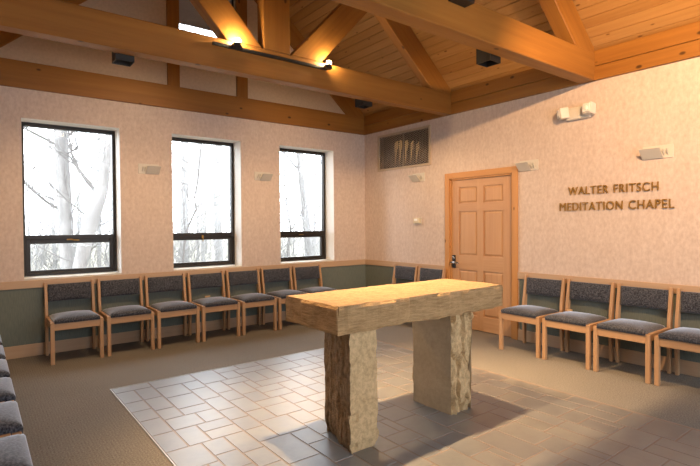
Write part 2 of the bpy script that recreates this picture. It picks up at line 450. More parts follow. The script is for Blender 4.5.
# wall plates on the walls, gable posts, gable rafters
def st(o, l=None): return struct(o, l)
st(box_obj('trim_9', (XL, 0, -.035, .01, ZP, 3.242), 'beam_x', None, .004), 'timber plate along the top of the window wall')
st(box_obj('trim_10', (-.035, .01, YF, -.035, ZP, 3.097), 'beam_y', None, .005), 'lower timber plate on the door wall')
st(box_obj('trim_11', (-.037, .01, YF, -.035, 3.101, 3.262), 'beam_y', None, .005), 'upper timber plate on the door wall')
st(box_obj('trim_12', (XL, XL + .035, YF, -.035, ZP, 3.20), 'beam_y', None, .004))
st(box_obj('trim_13', (-3.285, -3.13, -.03, .01, 3.242, roof_z(-3.2)), 'beam_z', None, .004), 'left timber post of the gable')
st(box_obj('trim_14', (-2.33, -2.165, -.03, .01, 3.242, roof_z(-2.25)), 'beam_z', None, .004), 'right timber post of the gable')
def rafter_pts(sign, depth):
    """centre line of a rafter hanging under the boards; sign +1 = right slope"""
    off = depth / 2 / math.cos(math.atan(PITCH)) + .004
    if sign > 0: return (.02, 3.27 - .02 * PITCH - off), (RIDGE, roof_z(RIDGE) - off)
    return (2 * RIDGE - .06, 3.27 - .06 * PITCH - off), (RIDGE, roof_z(RIDGE) - off)
for s, nm in ((1, 'trim_15'), (-1, 'trim_16')):
    a, b_ = rafter_pts(s, .28)
    st(timber(nm, (a[0], -.012, a[1]), (b_[0], -.012, b_[1]), .04, .28), 'timber rafter against the gable, ' + ('right' if s > 0 else 'left'))

# ------------------------------------------------------------------ roof trusses
TRUSS = [(-1.93, 'roof truss nearest the windows, with two lit spot lamps', .14), (-3.90, 'roof truss above the stone altar, in front of the other', .165), (-5.85, 'roof truss overhead, closest to the camera', .165)]
truss_objs = []
for yf, lab, w in TRUSS:
    yc = yf + w / 2
    t = thing('roof_truss', lab, 'roof truss', (RIDGE, yc, ZP), 0, 'timber roof trusses')
    timber('tie_beam', (XL, yc, ZP + .145), (-.001, yc, ZP + .145), w, .29, 'beam_x', t, .008)
    for s in (1, -1):
        a, b_ = rafter_pts(s, .29)
        timber('rafter', (a[0], yc, a[1]), (b_[0], yc, b_[1]), w - .008, .29, 'beam_x', t, .008)
    box_obj('king_post', (-2.91, -2.60, yc - w / 2 - .002, yc + w / 2, ZP + .291, roof_z(RIDGE) - .3), 'beam_z', t, .006)
    for s in (1, -1):
        x0 = -2.39 if s > 0 else -3.12
        x1 = x0 + s * 1.0; z0 = 3.242
        # strut: parallelogram with a level foot, half width .19
        bm = bmesh.new()
        top = 1.0
        pr = [(-.19, 0), (.19, 0), (.19 + s * .93, 1.0), (-.19 + s * .93, 1.0)]
        prism(bm, pr, 1, -w / 2 - .001, w / 2)
        # grain along the strut
        ang = math.atan2(1.0, s * .93)
        rot = Matrix.Rotation(ang, 4, 'Y')
        o = obj('strut', bm, 'beam_x', None, .006, seg=1)
        o.data.transform(rot); o.rotation_euler = (0, -ang, 0); o.location = (x0, yc, z0)
        world_child(o, t)
    truss_objs.append(t)

# ------------------------------------------------------------------ windows
lamps = []
def window(i, x0, x1):
    z0, z1 = WZ0 + .018, WZ1
    ya, yb = .235, .31
    t = bpy.data.objects.new('window_%d' % i, None); C.objects.link(t); t.location = ((x0 + x1) / 2, .26, z0)
    struct(t, ['bronze framed window furthest left', 'bronze framed middle window', 'bronze framed window nearest the corner'][i - 1])
    bm = bmesh.new(); f = .036
    bx(bm, x0, x0 + f, ya, yb, z0, z1); bx(bm, x1 - f, x1, ya, yb, z0, z1)
    bx(bm, x0 + f, x1 - f, ya, yb, z1 - .045, z1); bx(bm, x0 + f, x1 - f, ya, yb, z0, z0 + .035)
    bx(bm, x0 + f, x1 - f, ya - .004, yb, 1.285, 1.335)
    world_child(obj('frame', bm, 'bronze', None, .004), t)
    bm = bmesh.new(); g = .045; a, b_, c, d = x0 + f, x1 - f, z0 + .035, 1.285
    bx(bm, a, a + g, ya + .01, yb - .01, c, d); bx(bm, b_ - g, b_, ya + .01, yb - .01, c, d)
    bx(bm, a + g, b_ - g, ya + .01, yb - .01, d - .05, d); bx(bm, a + g, b_ - g, ya + .01, yb - .01, c, c + .03)
    s = world_child(obj('sash', bm, 'bronze', None, .004), t)
    bm = bmesh.new(); bx(bm, a + g, b_ - g, .270, .274, c + .03, d - .05); world_child(obj('lower_pane', bm, 'glass'), t)
    bm = bmesh.new(); bx(bm, a, b_, .270, .274, 1.335, z1 - .045); world_child(obj('upper_pane', bm, 'glass'), t)
    bm = bmesh.new(); xm = (x0 + x1) / 2
    if i == 1:
        bx(bm, xm - .05, xm + .01, ya - .014, ya - .002, 1.272, 1.288); tube(bm, [(xm - .03, ya - .016, 1.283), (xm + .03, ya - .03, 1.272), (xm + .075, ya - .03, 1.27)], [.007, .007, .009])
    elif i == 2:
        bx(bm, xm - .012, xm + .012, ya - .014, ya - .002, 1.255, 1.30); tube(bm, [(xm, ya - .016, 1.29), (xm, ya - .03, 1.25), (xm - .004, ya - .03, 1.215)], [.006, .006, .008])
    else:
        bx(bm, xm - .03, xm + .03, ya - .014, ya - .002, 1.275, 1.287); tube(bm, [(xm - .03, ya - .018, 1.283), (xm + .05, ya - .022, 1.28)], [.006, .006])
    world_child(obj('latch', bm, 'brass', None), t)
    bm = bmesh.new(); bx(bm, x0, x1, .002, .235, WZ0, WZ0 + .016); world_child(obj('sill', bm, 'white'), t)
for i, w in enumerate(WIN): window(i + 1, *w)
# clerestory window high in the gable with a grey blind drawn most of the way down
t = bpy.data.objects.new('window_4', None); C.objects.link(t); t.location = (-2.73, .14, CL[2]); struct(t, 'small window high in the gable with a grey blind')
bm = bmesh.new(); a, b_, c, d = CL; f = .03
bx(bm, a, a + f, .06, .14, c, d); bx(bm, b_ - f, b_, .06, .14, c, d); bx(bm, a, b_, .06, .14, c, c + .02); bx(bm, a, b_, .06, .14, d - f, d)
world_child(obj('frame', bm, 'bronze'), t)
bm = bmesh.new(); bx(bm, a + f, b_ - f, .10, .104, c + .02, d - f); world_child(obj('pane', bm, 'glass'), t)
bm = bmesh.new()
z = d - f
while z > 4.17: bx(bm, a + f, b_ - f, .06, .075, z - .05, z); bx(bm, a + f, b_ - f, .064, .072, z - .056, z - .05); z -= .056
bx(bm, a + f, b_ - f, .052, .08, z - .02, z)
world_child(obj('blind', bm, 'shade'), t)

# ------------------------------------------------------------------ door
t = bpy.data.objects.new('door_1', None); C.objects.link(t); t.location = (.04, -2.375, 0); struct(t, 'six panelled oak door')
y0, y1 = -2.855, -1.895
PY = [(-2.725, -2.42), (-2.32, -2.01)]
PZ = [(.20, .805), (1.0, 1.605), (1.71, 1.935)]
bm = bmesh.new(); xa, xb = .022, .066
ys = [y0] + [q for p in PY for q in p] + [y1]
for a, b_ in ((ys[0], ys[1]), (ys[2], ys[3]), (ys[4], ys[5])): bx(bm, xa, xb, a, b_, .01, 2.035)
world_child(obj('stile', bm, 'door_z', None), t)
bm = bmesh.new(); zs = [.01] + [q for p in PZ for q in p] + [2.035]
for a, b_ in zip(zs[0::2], zs[1::2]):
    for p in PY: bx(bm, xa + .0005, xb, p[0], p[1], a, b_)
world_child(obj('rail', bm, 'door_y', None), t)
for p in PY:
    for q in PZ:
        bm = bmesh.new(); i_ = .035
        bx(bm, xa + .016, xb, p[0], p[1], q[0], q[1])
        vs = [bm.verts.new((xa + .016, yy, zz)) for yy, zz in ((p[0] + .012, q[0] + .012), (p[1] - .012, q[0] + .012), (p[1] - .012, q[1] - .012), (p[0] + .012, q[1] - .012))]
        vt = [bm.verts.new((xa + .004, yy, zz)) for yy, zz in ((p[0] + i_, q[0] + i_), (p[1] - i_, q[0] + i_), (p[1] - i_, q[1] - i_), (p[0] + i_, q[1] - i_))]
        bm.faces.new(vt)
        for n in range(4): bm.faces.new((vs[n], vs[(n + 1) % 4], vt[(n + 1) % 4], vt[n]))
        world_child(obj('panel', bm, 'door_z'), t)
bm = bmesh.new(); bx(bm, xa - .012, xa, -1.958, -1.902, .82, 1.0)
hp = world_child(obj('handle_plate', bm, 'black', None, .006), t)
bm = bmesh.new(); tube(bm, [(xa - .012, -1.93, .90), (xa - .055, -1.93, .90)], [.018, .016], 12)
tube(bm, [(xa - .058, -1.92, .90), (xa - .06, -1.99, .902), (xa - .058, -2.045, .898)], [.019, .016, .013], 10)
o = world_child(obj('handle', bm, 'chrome', None, smooth=True), t); o['label'] = 'chrome lever handle'
bm = bmesh.new(); tube(bm, [(xa - .012, -1.93, .965), (xa - .022, -1.93, .965)], [.021, .019], 14); world_child(obj('lock_cylinder', bm, 'chrome', None), t)
for z in (.25, 1.05, 1.80):
    bm = bmesh.new(); bx(bm, xa - .004, xa + .02, -2.872, -2.852, z - .05, z + .05); tube(bm, [(xa - .006, -2.862, z - .055), (xa - .006, -2.862, z + .055)], [.007, .007], 8)
    world_child(obj('hinge', bm, 'black'), t)
# jamb, casing
bm = bmesh.new()
bx(bm, -.002, .12, DY1, DY1 - .028, 0, DZ); bx(bm, -.002, .12, DY0, DY0 + .028, 0, DZ); bx(bm, -.002, .12, DY0, DY1, DZ - .028, DZ)
struct(obj('trim_17', bm, 'case_z'), 'oak door jamb')
bm = bmesh.new(); bx(bm, .07, .12, DY0, DY1, 0, DZ); struct(obj('trim_18', bm, 'shadow_gap'))
bm = bmesh.new()
bx(bm, -.02, 0, DY1 - .006, DY1 + .072, 0, DZ + .072); bx(bm, -.02, 0, DY0 + .006, DY0 - .072, 0, DZ + .072)
struct(obj('trim_19', bm, 'case_z', None, .004), 'oak door casing')
bm = bmesh.new(); bx(bm, -.0195, 0, DY0 + .0, DY1 + .0, DZ - .006, DZ + .072); struct(obj('trim_20', bm, 'case_y', None, .003), 'oak head casing over the door')

# ------------------------------------------------------------------ chairs
def cushion(sx, sy, z0, z1, crown, nx=12, ny=12):
    bm = bmesh.new()
    def prof(u): return max(0.0, 1 - abs(u) ** 5) ** .5
    grid = {}
    for i in range(nx + 1):
        for j in range(ny + 1):
            u, v = -1 + 2 * i / nx, -1 + 2 * j / ny
            u2, v2 = math.sin(u * math.pi / 2) , math.sin(v * math.pi / 2)
            e = min(prof(u2), prof(v2))
            zt = z0 + (z1 - z0) * (.45 + .55 * e) + crown * (1 - u2 * u2) * (1 - v2 * v2)
            grid[i, j, 1] = bm.verts.new((u2 * sx, v2 * sy, zt))
            grid[i, j, 0] = bm.verts.new((u2 * sx * .985, v2 * sy * .985, z0))
    for i in range(nx):
        for j in range(ny):
            bm.faces.new((grid[i, j, 1], grid[i + 1, j, 1], grid[i + 1, j + 1, 1], grid[i, j + 1, 1]))
            bm.faces.new((grid[i, j, 0], grid[i, j + 1, 0], grid[i + 1, j + 1, 0], grid[i + 1, j, 0]))
    for i in range(nx):
        for j in (0, ny): bm.faces.new((grid[i, j, 0], grid[i + 1, j, 0], grid[i + 1, j, 1], grid[i, j, 1]))
    for j in range(ny):
        for i in (0, nx): bm.faces.new((grid[i, j, 0], grid[i, j + 1, 0], grid[i, j + 1, 1], grid[i, j, 1]))
    return bm
def make_chair():
    t = thing('side_chair', '', 'chair')
    for s in (-1, 1):
        bm = bmesh.new(); a = s * .25; b_ = s * .212
        bx(bm, a, b_, -.275, -.235, 0, .437); obj('front_leg', bm, 'oak_z', t, .004)
        bm = bmesh.new()
        a, b_ = s * .25, s * .22
        prism(bm, [(.195, 0), (.232, 0), (.240, .40), (.270, .81), (.238, .812), (.185, .50), (.178, .38)], 0, a, b_)
        obj('back_post', bm, 'oak_z', t, .004)
        bm = bmesh.new(); bx(bm, s * .246, s * .219, -.2305, .20, .375, .441); obj('side_rail', bm, 'oak_y', t, .003)
    bm = bmesh.new(); bx(bm, -.2125, .2125, -.270, -.245, .352, .425); obj('front_rail', bm, 'oak_x', t, .003)
    bm = bmesh.new(); bx(bm, -.217, .217, .19, .215, .36, .42); obj('back_rail', bm, 'oak_x', t, .003)
    bm = cushion(.216, .225, .420, .480, .022)
    for v in bm.verts: v.co.y -= .058; v.co.z += -.02 * (v.co.y + .05)
    bmesh.ops.scale(bm, vec=(1, 1, 1), verts=bm.verts)
    obj('seat', bm, 'fabric', t, smooth=True)
    # backrest: padded panel, slightly curved, between the posts
    bm = cushion(.2165, .097, -.012, .022, .010)
    rot = Matrix.Rotation(R(85.5), 4, 'X')
    for v in bm.verts:
        c = v.co.copy(); c.z -= .02 * (1 - (c.x / .2165) ** 2)
        p = rot @ Vector((c.x, c.y, c.z))
        v.co = Vector((p.x, p.y + .232, p.z + .692))
    obj('backrest', bm, 'fabric', t, smooth=True)
    return t
def children(o): return [c for c in bpy.data.objects if c.parent == o]
proto = make_chair(); proto_kids = children(proto); used = []
def chair(x, y, rz, label, group):
    if not used: t = proto
    else:
        t = proto.copy(); C.objects.link(t)
        for ch in proto_kids:
            c = ch.copy(); C.objects.link(c); c.parent = t
    used.append(1)
    t.location = (x, y, 0); t.rotation_euler = (0, 0, rz); t['label'] = label; t['group'] = group; return t
G1 = 'chairs along the window wall'
W1 = ['oak chair with grey fleck seat, leftmost of the row under the windows',
      'second grey oak chair from the left, under right half of left window',
      'grey and oak chair against the wall between the left and middle windows',
      'grey oak chair under left half of middle window, small tan tag behind seat',
      'grey and oak chair just right of the middle window, fifth from the left',
      'grey oak chair under left half of corner window, partly hidden by the altar',
      'last grey chair of the window row, nearest the corner behind the altar']
chairs = []
for i in range(7): chairs.append(chair(-4.432 + .5355 * i, -.305, 0, W1[i], G1))
bm = bmesh.new(); bx(bm, -.035, .035, .19, .2, .475, .495); o = obj('tag', bm, 'tan', chairs[3]); o['label'] = 'small tan tag'
G2 = 'chairs left of the door'
chair(-.305, -1.04, -math.pi / 2, 'grey backed oak chair behind the altar, nearer the room corner', G2)
chair(-.305, -1.575, -math.pi / 2, 'grey backed oak chair behind the altar, beside the door casing', G2)
G3 = 'chairs right of the door'
W3 = ['oak chair with grey fleck seat standing right next to the door', 'second oak chair with grey fleck seat from the door, below the lettering',
      'third oak chair with grey fleck seat from the door, below the lettering end', 'oak chair with grey fleck seat cut off by the right edge of the photo']
rc = []
for i in range(4): rc.append(chair(-.297, -3.33 - .535 * i, -math.pi / 2, W3[i], G3))
bm = bmesh.new(); bx(bm, -.212, -.165, .16, .19, .445, .485); o = obj('tag', bm, 'tan', rc[1]); o['label'] = 'tan clip between two chairs'
for c in rc[1:3]:
    bm = bmesh.new(); tube(bm, [(-.2, -.18, .05), (-.21, .05, .37)], [.006, .006], 6)
G4 = 'chairs along the left edge'
W4 = ['grey chair seat at the left edge, furthest from the camera in its row', 'grey chair seat at the left edge, second from the far end of its row',
      'grey chair seat at the left edge, third from the far end of its row', 'grey chair seat at the left edge, fourth from the far end of its row',
      'grey chair seat at the left edge, second nearest the camera', 'grey chair seat at the bottom left corner, nearest the camera']
for i in range(6): chair(-5.40, -1.195 - .545 * i, math.pi / 2, W4[i], G4)

# ------------------------------------------------------------------ stone altar
def rough_box(x0, x1, y0, y1, z0, z1, step, amp, edge, seed, sides, mats, freq=5.0, fine=22.0, flute=(1, 1, 1), chunk=.35, cleft=0.0):
    """subdivided block; sides = dict face -> amplitude factor; edges worn irregularly"""
    bm = bmesh.new(); bx(bm, x0, x1, y0, y1, z0, z1)
    bmesh.ops.recalc_face_normals(bm, faces=bm.faces)
    dims = (x1 - x0, y1 - y0, z1 - z0)
    for ax in range(3):
        n = max(1, int(dims[ax] / step)) - 1
        es = [e for e in bm.edges if abs((e.verts[0].co - e.verts[1].co).normalized()[ax]) > .99]
        if n > 0: bmesh.ops.subdivide_edges(bm, edges=es, cuts=n, use_grid_fill=True)
    lo, hi = Vector((x0, y0, z0)), Vector((x1, y1, z1)); off = Vector((seed * 3.1, seed * 7.7, seed * 1.3))
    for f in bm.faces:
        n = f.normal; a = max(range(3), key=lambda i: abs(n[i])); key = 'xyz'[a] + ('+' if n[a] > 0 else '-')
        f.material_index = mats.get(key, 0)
    for v in bm.verts:
        c = v.co.copy(); d = Vector((0, 0, 0)); hits = 0
        for a in range(3):
            for s, ref in ((-1, lo), (1, hi)):
                if abs(c[a] - ref[a]) < 1e-5:
                    hits += 1; key = 'xyz'[a] + ('+' if s > 0 else '-'); fa = sides.get(key, .15)
                    q = Vector((c.x * flute[0], c.y * flute[1], c.z * flute[2])) + off
                    r = noise.noise(q * freq) * .55 + noise.noise(q * freq * 2.6 + Vector((9, 1, 4))) * .35 + noise.noise(q * fine) * .3
                    if cleft:      # split clefts, longest along z
                        n_ = noise.noise(Vector((c.x * 13, c.y * 13, c.z * 3.2)) + off)
                        r -= cleft * max(0.0, 1 - abs(n_) / .14)
                    # chipped, faceted look
                    cell = noise.cell(q * freq * 1.7)
                    d[a] += s * amp * fa * (r + chunk * cell - .1 - chunk)
        if hits >= 2:
            e = edge * (.5 + noise.noise((c + off) * 9.0) * .9 + .5 * noise.noise((c + off) * 25))
            for a in range(3):
                if abs(c[a] - lo[a]) < 1e-5: d[a] += max(e, 0) * max(.12, sides.get('xyz'[a] + '-', .15))
                if abs(c[a] - hi[a]) < 1e-5: d[a] -= max(e, 0) * max(.12, sides.get('xyz'[a] + '+', .15))
        v.co = c + d
    return bm
alt = thing('stone_altar', 'rough sandstone altar table with thick slab top on two stone legs', 'altar', (-2.83, -3.85, 0))
bm = rough_box(-3.625, -1.985, -4.155, -3.535, .775, .954, .02, .024, .014, 3, {'x-': .8, 'x+': .8, 'y-': .8, 'y+': 1, 'z+': .16, 'z-': .5}, {'z+': 1}, 4.5)
world_child(obj('slab', bm, ['stone_rough', 'stone_top'], None), alt)
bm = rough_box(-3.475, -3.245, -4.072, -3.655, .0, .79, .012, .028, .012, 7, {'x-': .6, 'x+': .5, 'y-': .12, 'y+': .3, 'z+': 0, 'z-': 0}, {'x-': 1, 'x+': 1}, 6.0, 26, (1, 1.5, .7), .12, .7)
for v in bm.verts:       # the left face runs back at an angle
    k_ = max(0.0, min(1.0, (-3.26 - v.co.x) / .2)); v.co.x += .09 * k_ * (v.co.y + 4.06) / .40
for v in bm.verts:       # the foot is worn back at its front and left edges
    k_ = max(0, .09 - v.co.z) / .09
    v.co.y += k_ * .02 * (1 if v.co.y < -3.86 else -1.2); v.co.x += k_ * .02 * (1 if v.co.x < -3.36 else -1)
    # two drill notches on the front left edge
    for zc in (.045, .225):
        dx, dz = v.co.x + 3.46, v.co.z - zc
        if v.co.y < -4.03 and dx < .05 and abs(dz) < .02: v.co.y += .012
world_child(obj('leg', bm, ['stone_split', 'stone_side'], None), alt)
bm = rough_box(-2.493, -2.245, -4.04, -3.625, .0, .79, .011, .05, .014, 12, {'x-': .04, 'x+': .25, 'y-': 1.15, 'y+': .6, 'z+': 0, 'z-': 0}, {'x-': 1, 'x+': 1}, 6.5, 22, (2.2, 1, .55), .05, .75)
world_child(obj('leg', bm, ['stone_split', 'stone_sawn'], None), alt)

# ------------------------------------------------------------------ lamps in the roof
def spot(name, loc, target, power, size, blend=.6, radius=.04, col=WARM):
    d = bpy.data.lights.new(name, 'SPOT'); d.energy = power; d.spot_size = R(size); d.spot_blend = blend
    d.shadow_soft_size = radius; d.color = col
    o = bpy.data.objects.new(name, d); C.objects.link(o); o.location = loc
    o.rotation_euler = (Vector(target) - Vector(loc)).to_track_quat('-Z', 'Y').to_euler(); return o
DL = [(-4.205, -1.71, 'left downlight behind the beam nearest the windows', 0), (-1.415, -1.71, 'right downlight behind the beam nearest the windows', 0),
      (-1.525, -3.655, 'square black downlight behind the beam over the altar', 1)]
DP = [65, 0, 0]
for x, y, lab, r_ in DL:
    lit = DP[r_] > 0
    t = thing('downlight', lab, 'downlight', (x, y, 2.9), 0, 'black square downlights')
    bm = bmesh.new(); a = .077; th = .006
    bx(bm, -a, a, -a, -a + th, 0, .15); bx(bm, -a, a, a - th, a, 0, .15); bx(bm, -a, -a + th, -a + th, a - th, 0, .15); bx(bm, a - th, a, -a + th, a - th, 0, .15); bx(bm, -a, a, -a, a, .145, .15)
    obj('housing', bm, 'black', t)
    bm = bmesh.new(); tube(bm, [(0, 0, .125), (0, 0, .145)], [.03, .035], 16); obj('lamp', bm, 'down' if lit else 'lens', t)
    bm = bmesh.new(); bx(bm, -a + th, a - th, -a + th, a - th, .14, .1449); obj('reflector', bm, 'black', t)
    if lit: spot('downlight_light', (x, y, 2.86), (x, y, 0), DP[r_], 168, .5, .04)
def track(yf, lab, lit, x0=-3.46, x1=-2.14):
    t = thing('track_light', lab, 'track light', (-2.8, yf, 3.17), 0, 'track lights on the beams')
    bm = bmesh.new(); bx(bm, x0, x1, yf - .03, yf, 3.158, 3.186); world_child(obj('track', bm, 'black'), t)
    for xc in (-3.22, -2.135):
        bm = bmesh.new(); bx(bm, xc - .055, xc + .03, yf - .075, yf - .031, 3.165, 3.20); tube(bm, [(xc, yf - .055, 3.195), (xc, yf - .055, 3.215)], [.018, .03], 14)
        h = world_child(obj('lamp_holder', bm, 'black'), t)
        bm = bmesh.new(); bmesh.ops.create_uvsphere(bm, u_segments=16, v_segments=10, radius=.026, matrix=Matrix.Translation((xc, yf - .055, 3.232)))
        world_child(obj('bulb', bm, 'bulb' if lit else 'lens', None, smooth=True), t)
track(-1.932, 'black track with two glowing bulbs on the beam nearest the windows', True)
def rear_track(yb, lab, name, aims, power, size, blend):
    """track on the rear face (y = yb) of a beam, its lamps hidden from the camera by the beam itself"""
    t = thing('track_light', lab, 'track light', (-2.8, yb + .015, 3.17), 0, 'track lights on the beams')
    bm = bmesh.new(); bx(bm, -3.46, -1.9, yb + .002, yb + .03, 3.158, 3.186); world_child(obj('track', bm, 'black'), t)
    for xc, aim in zip((-3.22, -2.13), aims):
        yl = yb + .075
        bm = bmesh.new(); bx(bm, xc - .03, xc + .03, yb + .0305, yl, 3.165, 3.2); tube(bm, [(xc, yl, 3.235), (xc, yl, 3.2)], [.025, .035], 14); world_child(obj('lamp_holder', bm, 'black'), t)
        spot(name, (xc, yl, 3.19), aim, power, size, blend, .025)
rear_track(-3.735, 'black track behind the altar beam, its two lamps turned down on the stone slab', 'altar_light', ((-3.0, -3.95, .95), (-2.2, -3.95, .95)), 1250, 82, .8)
rear_track(-1.79, 'black track behind the beam nearest the windows, its lamps turned to the window wall', 'wall_light', ((-3.9, 0, 1.75), (-1.5, 0, 1.75)), 190, 98, 1.0)
bm = bmesh.new()
t = thing('track_spotlight', 'black spot head on the upper front edge of the beam over the altar', 'spotlight', (-2.25, -3.9, 3.2))
bx(bm, -2.36, -2.16, -4.0, -3.9, 3.155, 3.25); world_child(obj('housing', bm, 'black', None, .004), t)
bm = bmesh.new(); bx(bm, -2.34, -2.18, -3.985, -3.915, 3.25, 3.254); world_child(obj('lens', bm, 'lens'), t)
# spot heads fixed to the rear of the nearest truss, out of the picture, turned to the door wall
for xc, pw, tg, sz in ((-2.135, 420, (0, -4.3, 2.1), 100), (-3.22, 40, (-.6, -3.9, 2.6), 90)):
    t = thing('track_spotlight', 'spot head behind the nearest beam, turned to the door wall' if xc > -3 else 'spot head behind the nearest beam, turned to the altar beam', 'spotlight', (xc, -5.63, 3.2))
    bm = bmesh.new(); bx(bm, -.04, .04, -.05, .03, -.06, .0); obj('housing', bm, 'black', t)
    spot('spot_light', (xc, -5.585, 3.2), tg, pw, sz, .7, .03, (1.0, .59, .27))

# ------------------------------------------------------------------ wall fittings
def sconce(loc, rz, label, L=.27, near=1):
    """V shaped metal trough: back plate on the wall (local y = 0), shorter open ended front plate leaning out (-y); near = end left bare"""
    t = thing('wall_sconce', label, 'sconce', loc, rz, 'white wall sconces')
    bm = bmesh.new(); bx(bm, -L / 2, L / 2, -.01, 0, 0, .125); obj('back_plate', bm, 'white', t, .002)
    a, b_ = sorted((-near * L / 2, near * (L / 2 - .085)))
    bm = bmesh.new(); prism(bm, [(-.010, .006), (-.016, .0), (-.108, .092), (-.104, .097)], 0, a, b_); obj('front_plate', bm, 'white', t, .001)
    for q in (.075, .045):
        x = near * (L / 2 - q)
        bm = bmesh.new(); prism(bm, [(-.010, .03), (-.020, .03), (-.055, .085), (-.05, .09)], 0, x - .004, x + .004); obj('bracket', bm, 'black' if 0 else 'white', t)
    return t
PR = -math.pi / 2
sconce((0, -4.50, 2.055), PR, 'white trough sconce on the door wall above the right end of the lettering')
sconce((0, -3.105, 2.065), PR, 'white trough sconce beside the top right corner of the door', .25)
sconce((0, -1.275, 2.07), PR, 'white trough sconce below the dark wall grille', .25)
sconce((-3.53, 0, 2.09), 0, 'white trough sconce between the left and middle windows', .25, -1)
sconce((-1.94, 0, 2.085), 0, 'white trough sconce between the middle and corner windows', .25, -1)

t = thing('thermostat', 'small ivory thermostat on the wall left of the door', 'thermostat', (0, -1.25, 1.44), PR)
bm = bmesh.new(); bx(bm, -.075, .075, -.012, 0, -.005, .09); obj('base', bm, 'white', t, .003)
bm = bmesh.new(); bx(bm, -.06, .068, -.045, -.0121, .005, .085); bd = obj('body', bm, 'ivory', t, .005)
bm = bmesh.new(); bx(bm, -.035, .03, -.0475, -.0451, .045, .075); o = obj('display', bm, 'lens', bd); o['label'] = 'pale display'

t = thing('emergency_light', 'white twin head emergency light high on the door wall', 'emergency light', (0, -3.72, 2.555), PR)
bm = bmesh.new(); bx(bm, -.13, .135, -.055, 0, .015, .15); obj('body', bm, 'white', t, .012)
def head(cx, ang, tilt):
    bm = bmesh.new(); a = .05
    prism(bm, [(-.045, -.045), (.045, -.045), (a, a * .2 + .02), (a, a), (-a, a), (-a, a * .2 + .02)], 2, -.06, .06)
    m = Matrix.Translation((cx, -.075, .095)) @ Matrix.Rotation(ang, 4, 'Z') @ Matrix.Rotation(tilt, 4, 'X') @ Matrix.Rotation(math.pi, 4, 'Z')
    bm.transform(m); h = obj('lamp_head', bm, 'white', t, .01)
    bm = bmesh.new(); bx(bm, -.045, .045, .0555, .062, -.045, .045); bm.transform(m); l = obj('lens', bm, 'lens', h, .004)
    bm = bmesh.new(); tube(bm, [(0, .0625, 0), (0, .068, 0)], [.022, .018], 14); bm.transform(m); obj('bulb_reflector', bm, 'reflector', h)
head(.15, R(-10), R(-6)); head(-.14, R(-45), R(8))

# wall grille
t = thing('wall_grille', 'dark lattice air grille high on the wall near the corner', 'grille', (0, -.935, GR[2]), 0)
bm = bmesh.new(); y0, y1, z0, z1 = GR; f = .024
bx(bm, -.014, .02, y0 - .02, y0 + f, z0 - .02, z1 + .02); bx(bm, -.014, .02, y1 - f, y1 + .02, z0 - .02, z1 + .02)
bx(bm, -.014, .02, y0 + f, y1 - f, z0 - .02, z0 + f * .6); bx(bm, -.014, .02, y0 + f, y1 - f, z1 - f * .6, z1 + .02)
world_child(obj('frame', bm, 'grille_frame', None, .003), t)
bm = bmesh.new(); ya, yb, za, zb = y0 + f, y1 - f, z0 + f * .6, z1 - f * .6
ym = (ya + yb) / 2; bx(bm, -.002, .02, ym - .009, ym + .009, za, zb)
def clip_bar(bm, c, sl, w):
    # bar z = c + sl*(y-ya), clipped to the opening
    pts = []
    ys_ = sorted([ya, yb] + [ya + (zz - c) / sl for zz in (za, zb)])
    for yy in ys_:
        zz = c + sl * (yy - ya)
        if ya - 1e-6 <= yy <= yb + 1e-6 and za - 1e-6 <= zz <= zb + 1e-6: pts.append((yy, zz))
    if len(pts) >= 2 and abs(pts[0][0] - pts[-1][0]) > .01:
        (p, q), (r_, s_) = pts[0], pts[-1]
        prism(bm, [(p, max(za, q - w)), (p, min(zb, q + w)), (r_, min(zb, s_ + w)), (r_, max(za, s_ - w))], 0, .002, .016)
for s_ in (.55, -.55):
    c = za - .7
    while c < zb + .7:
        clip_bar(bm, c, s_, .0058); c += .034
world_child(obj('lattice', bm, 'lattice'), t)
bm = bmesh.new(); bx(bm, .10, .105, y0, y1, z0, z1); world_child(obj('backing', bm, 'bronze'), t)
for i_, (yy, zt) in enumerate(((-.70, .47), (-.80, .475), (-.93, .45), (-1.05, .42), (-1.17, .385))):  # added glowing shapes stand in for warm streaks of light behind the lattice
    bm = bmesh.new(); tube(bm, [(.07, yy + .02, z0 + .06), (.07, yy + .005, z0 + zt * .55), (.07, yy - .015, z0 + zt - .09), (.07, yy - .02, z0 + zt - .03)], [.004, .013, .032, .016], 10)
    o = world_child(obj('glow_streak', bm, 'tube', None, smooth=True), t); o['label'] = 'warm glow streak added behind the lattice'

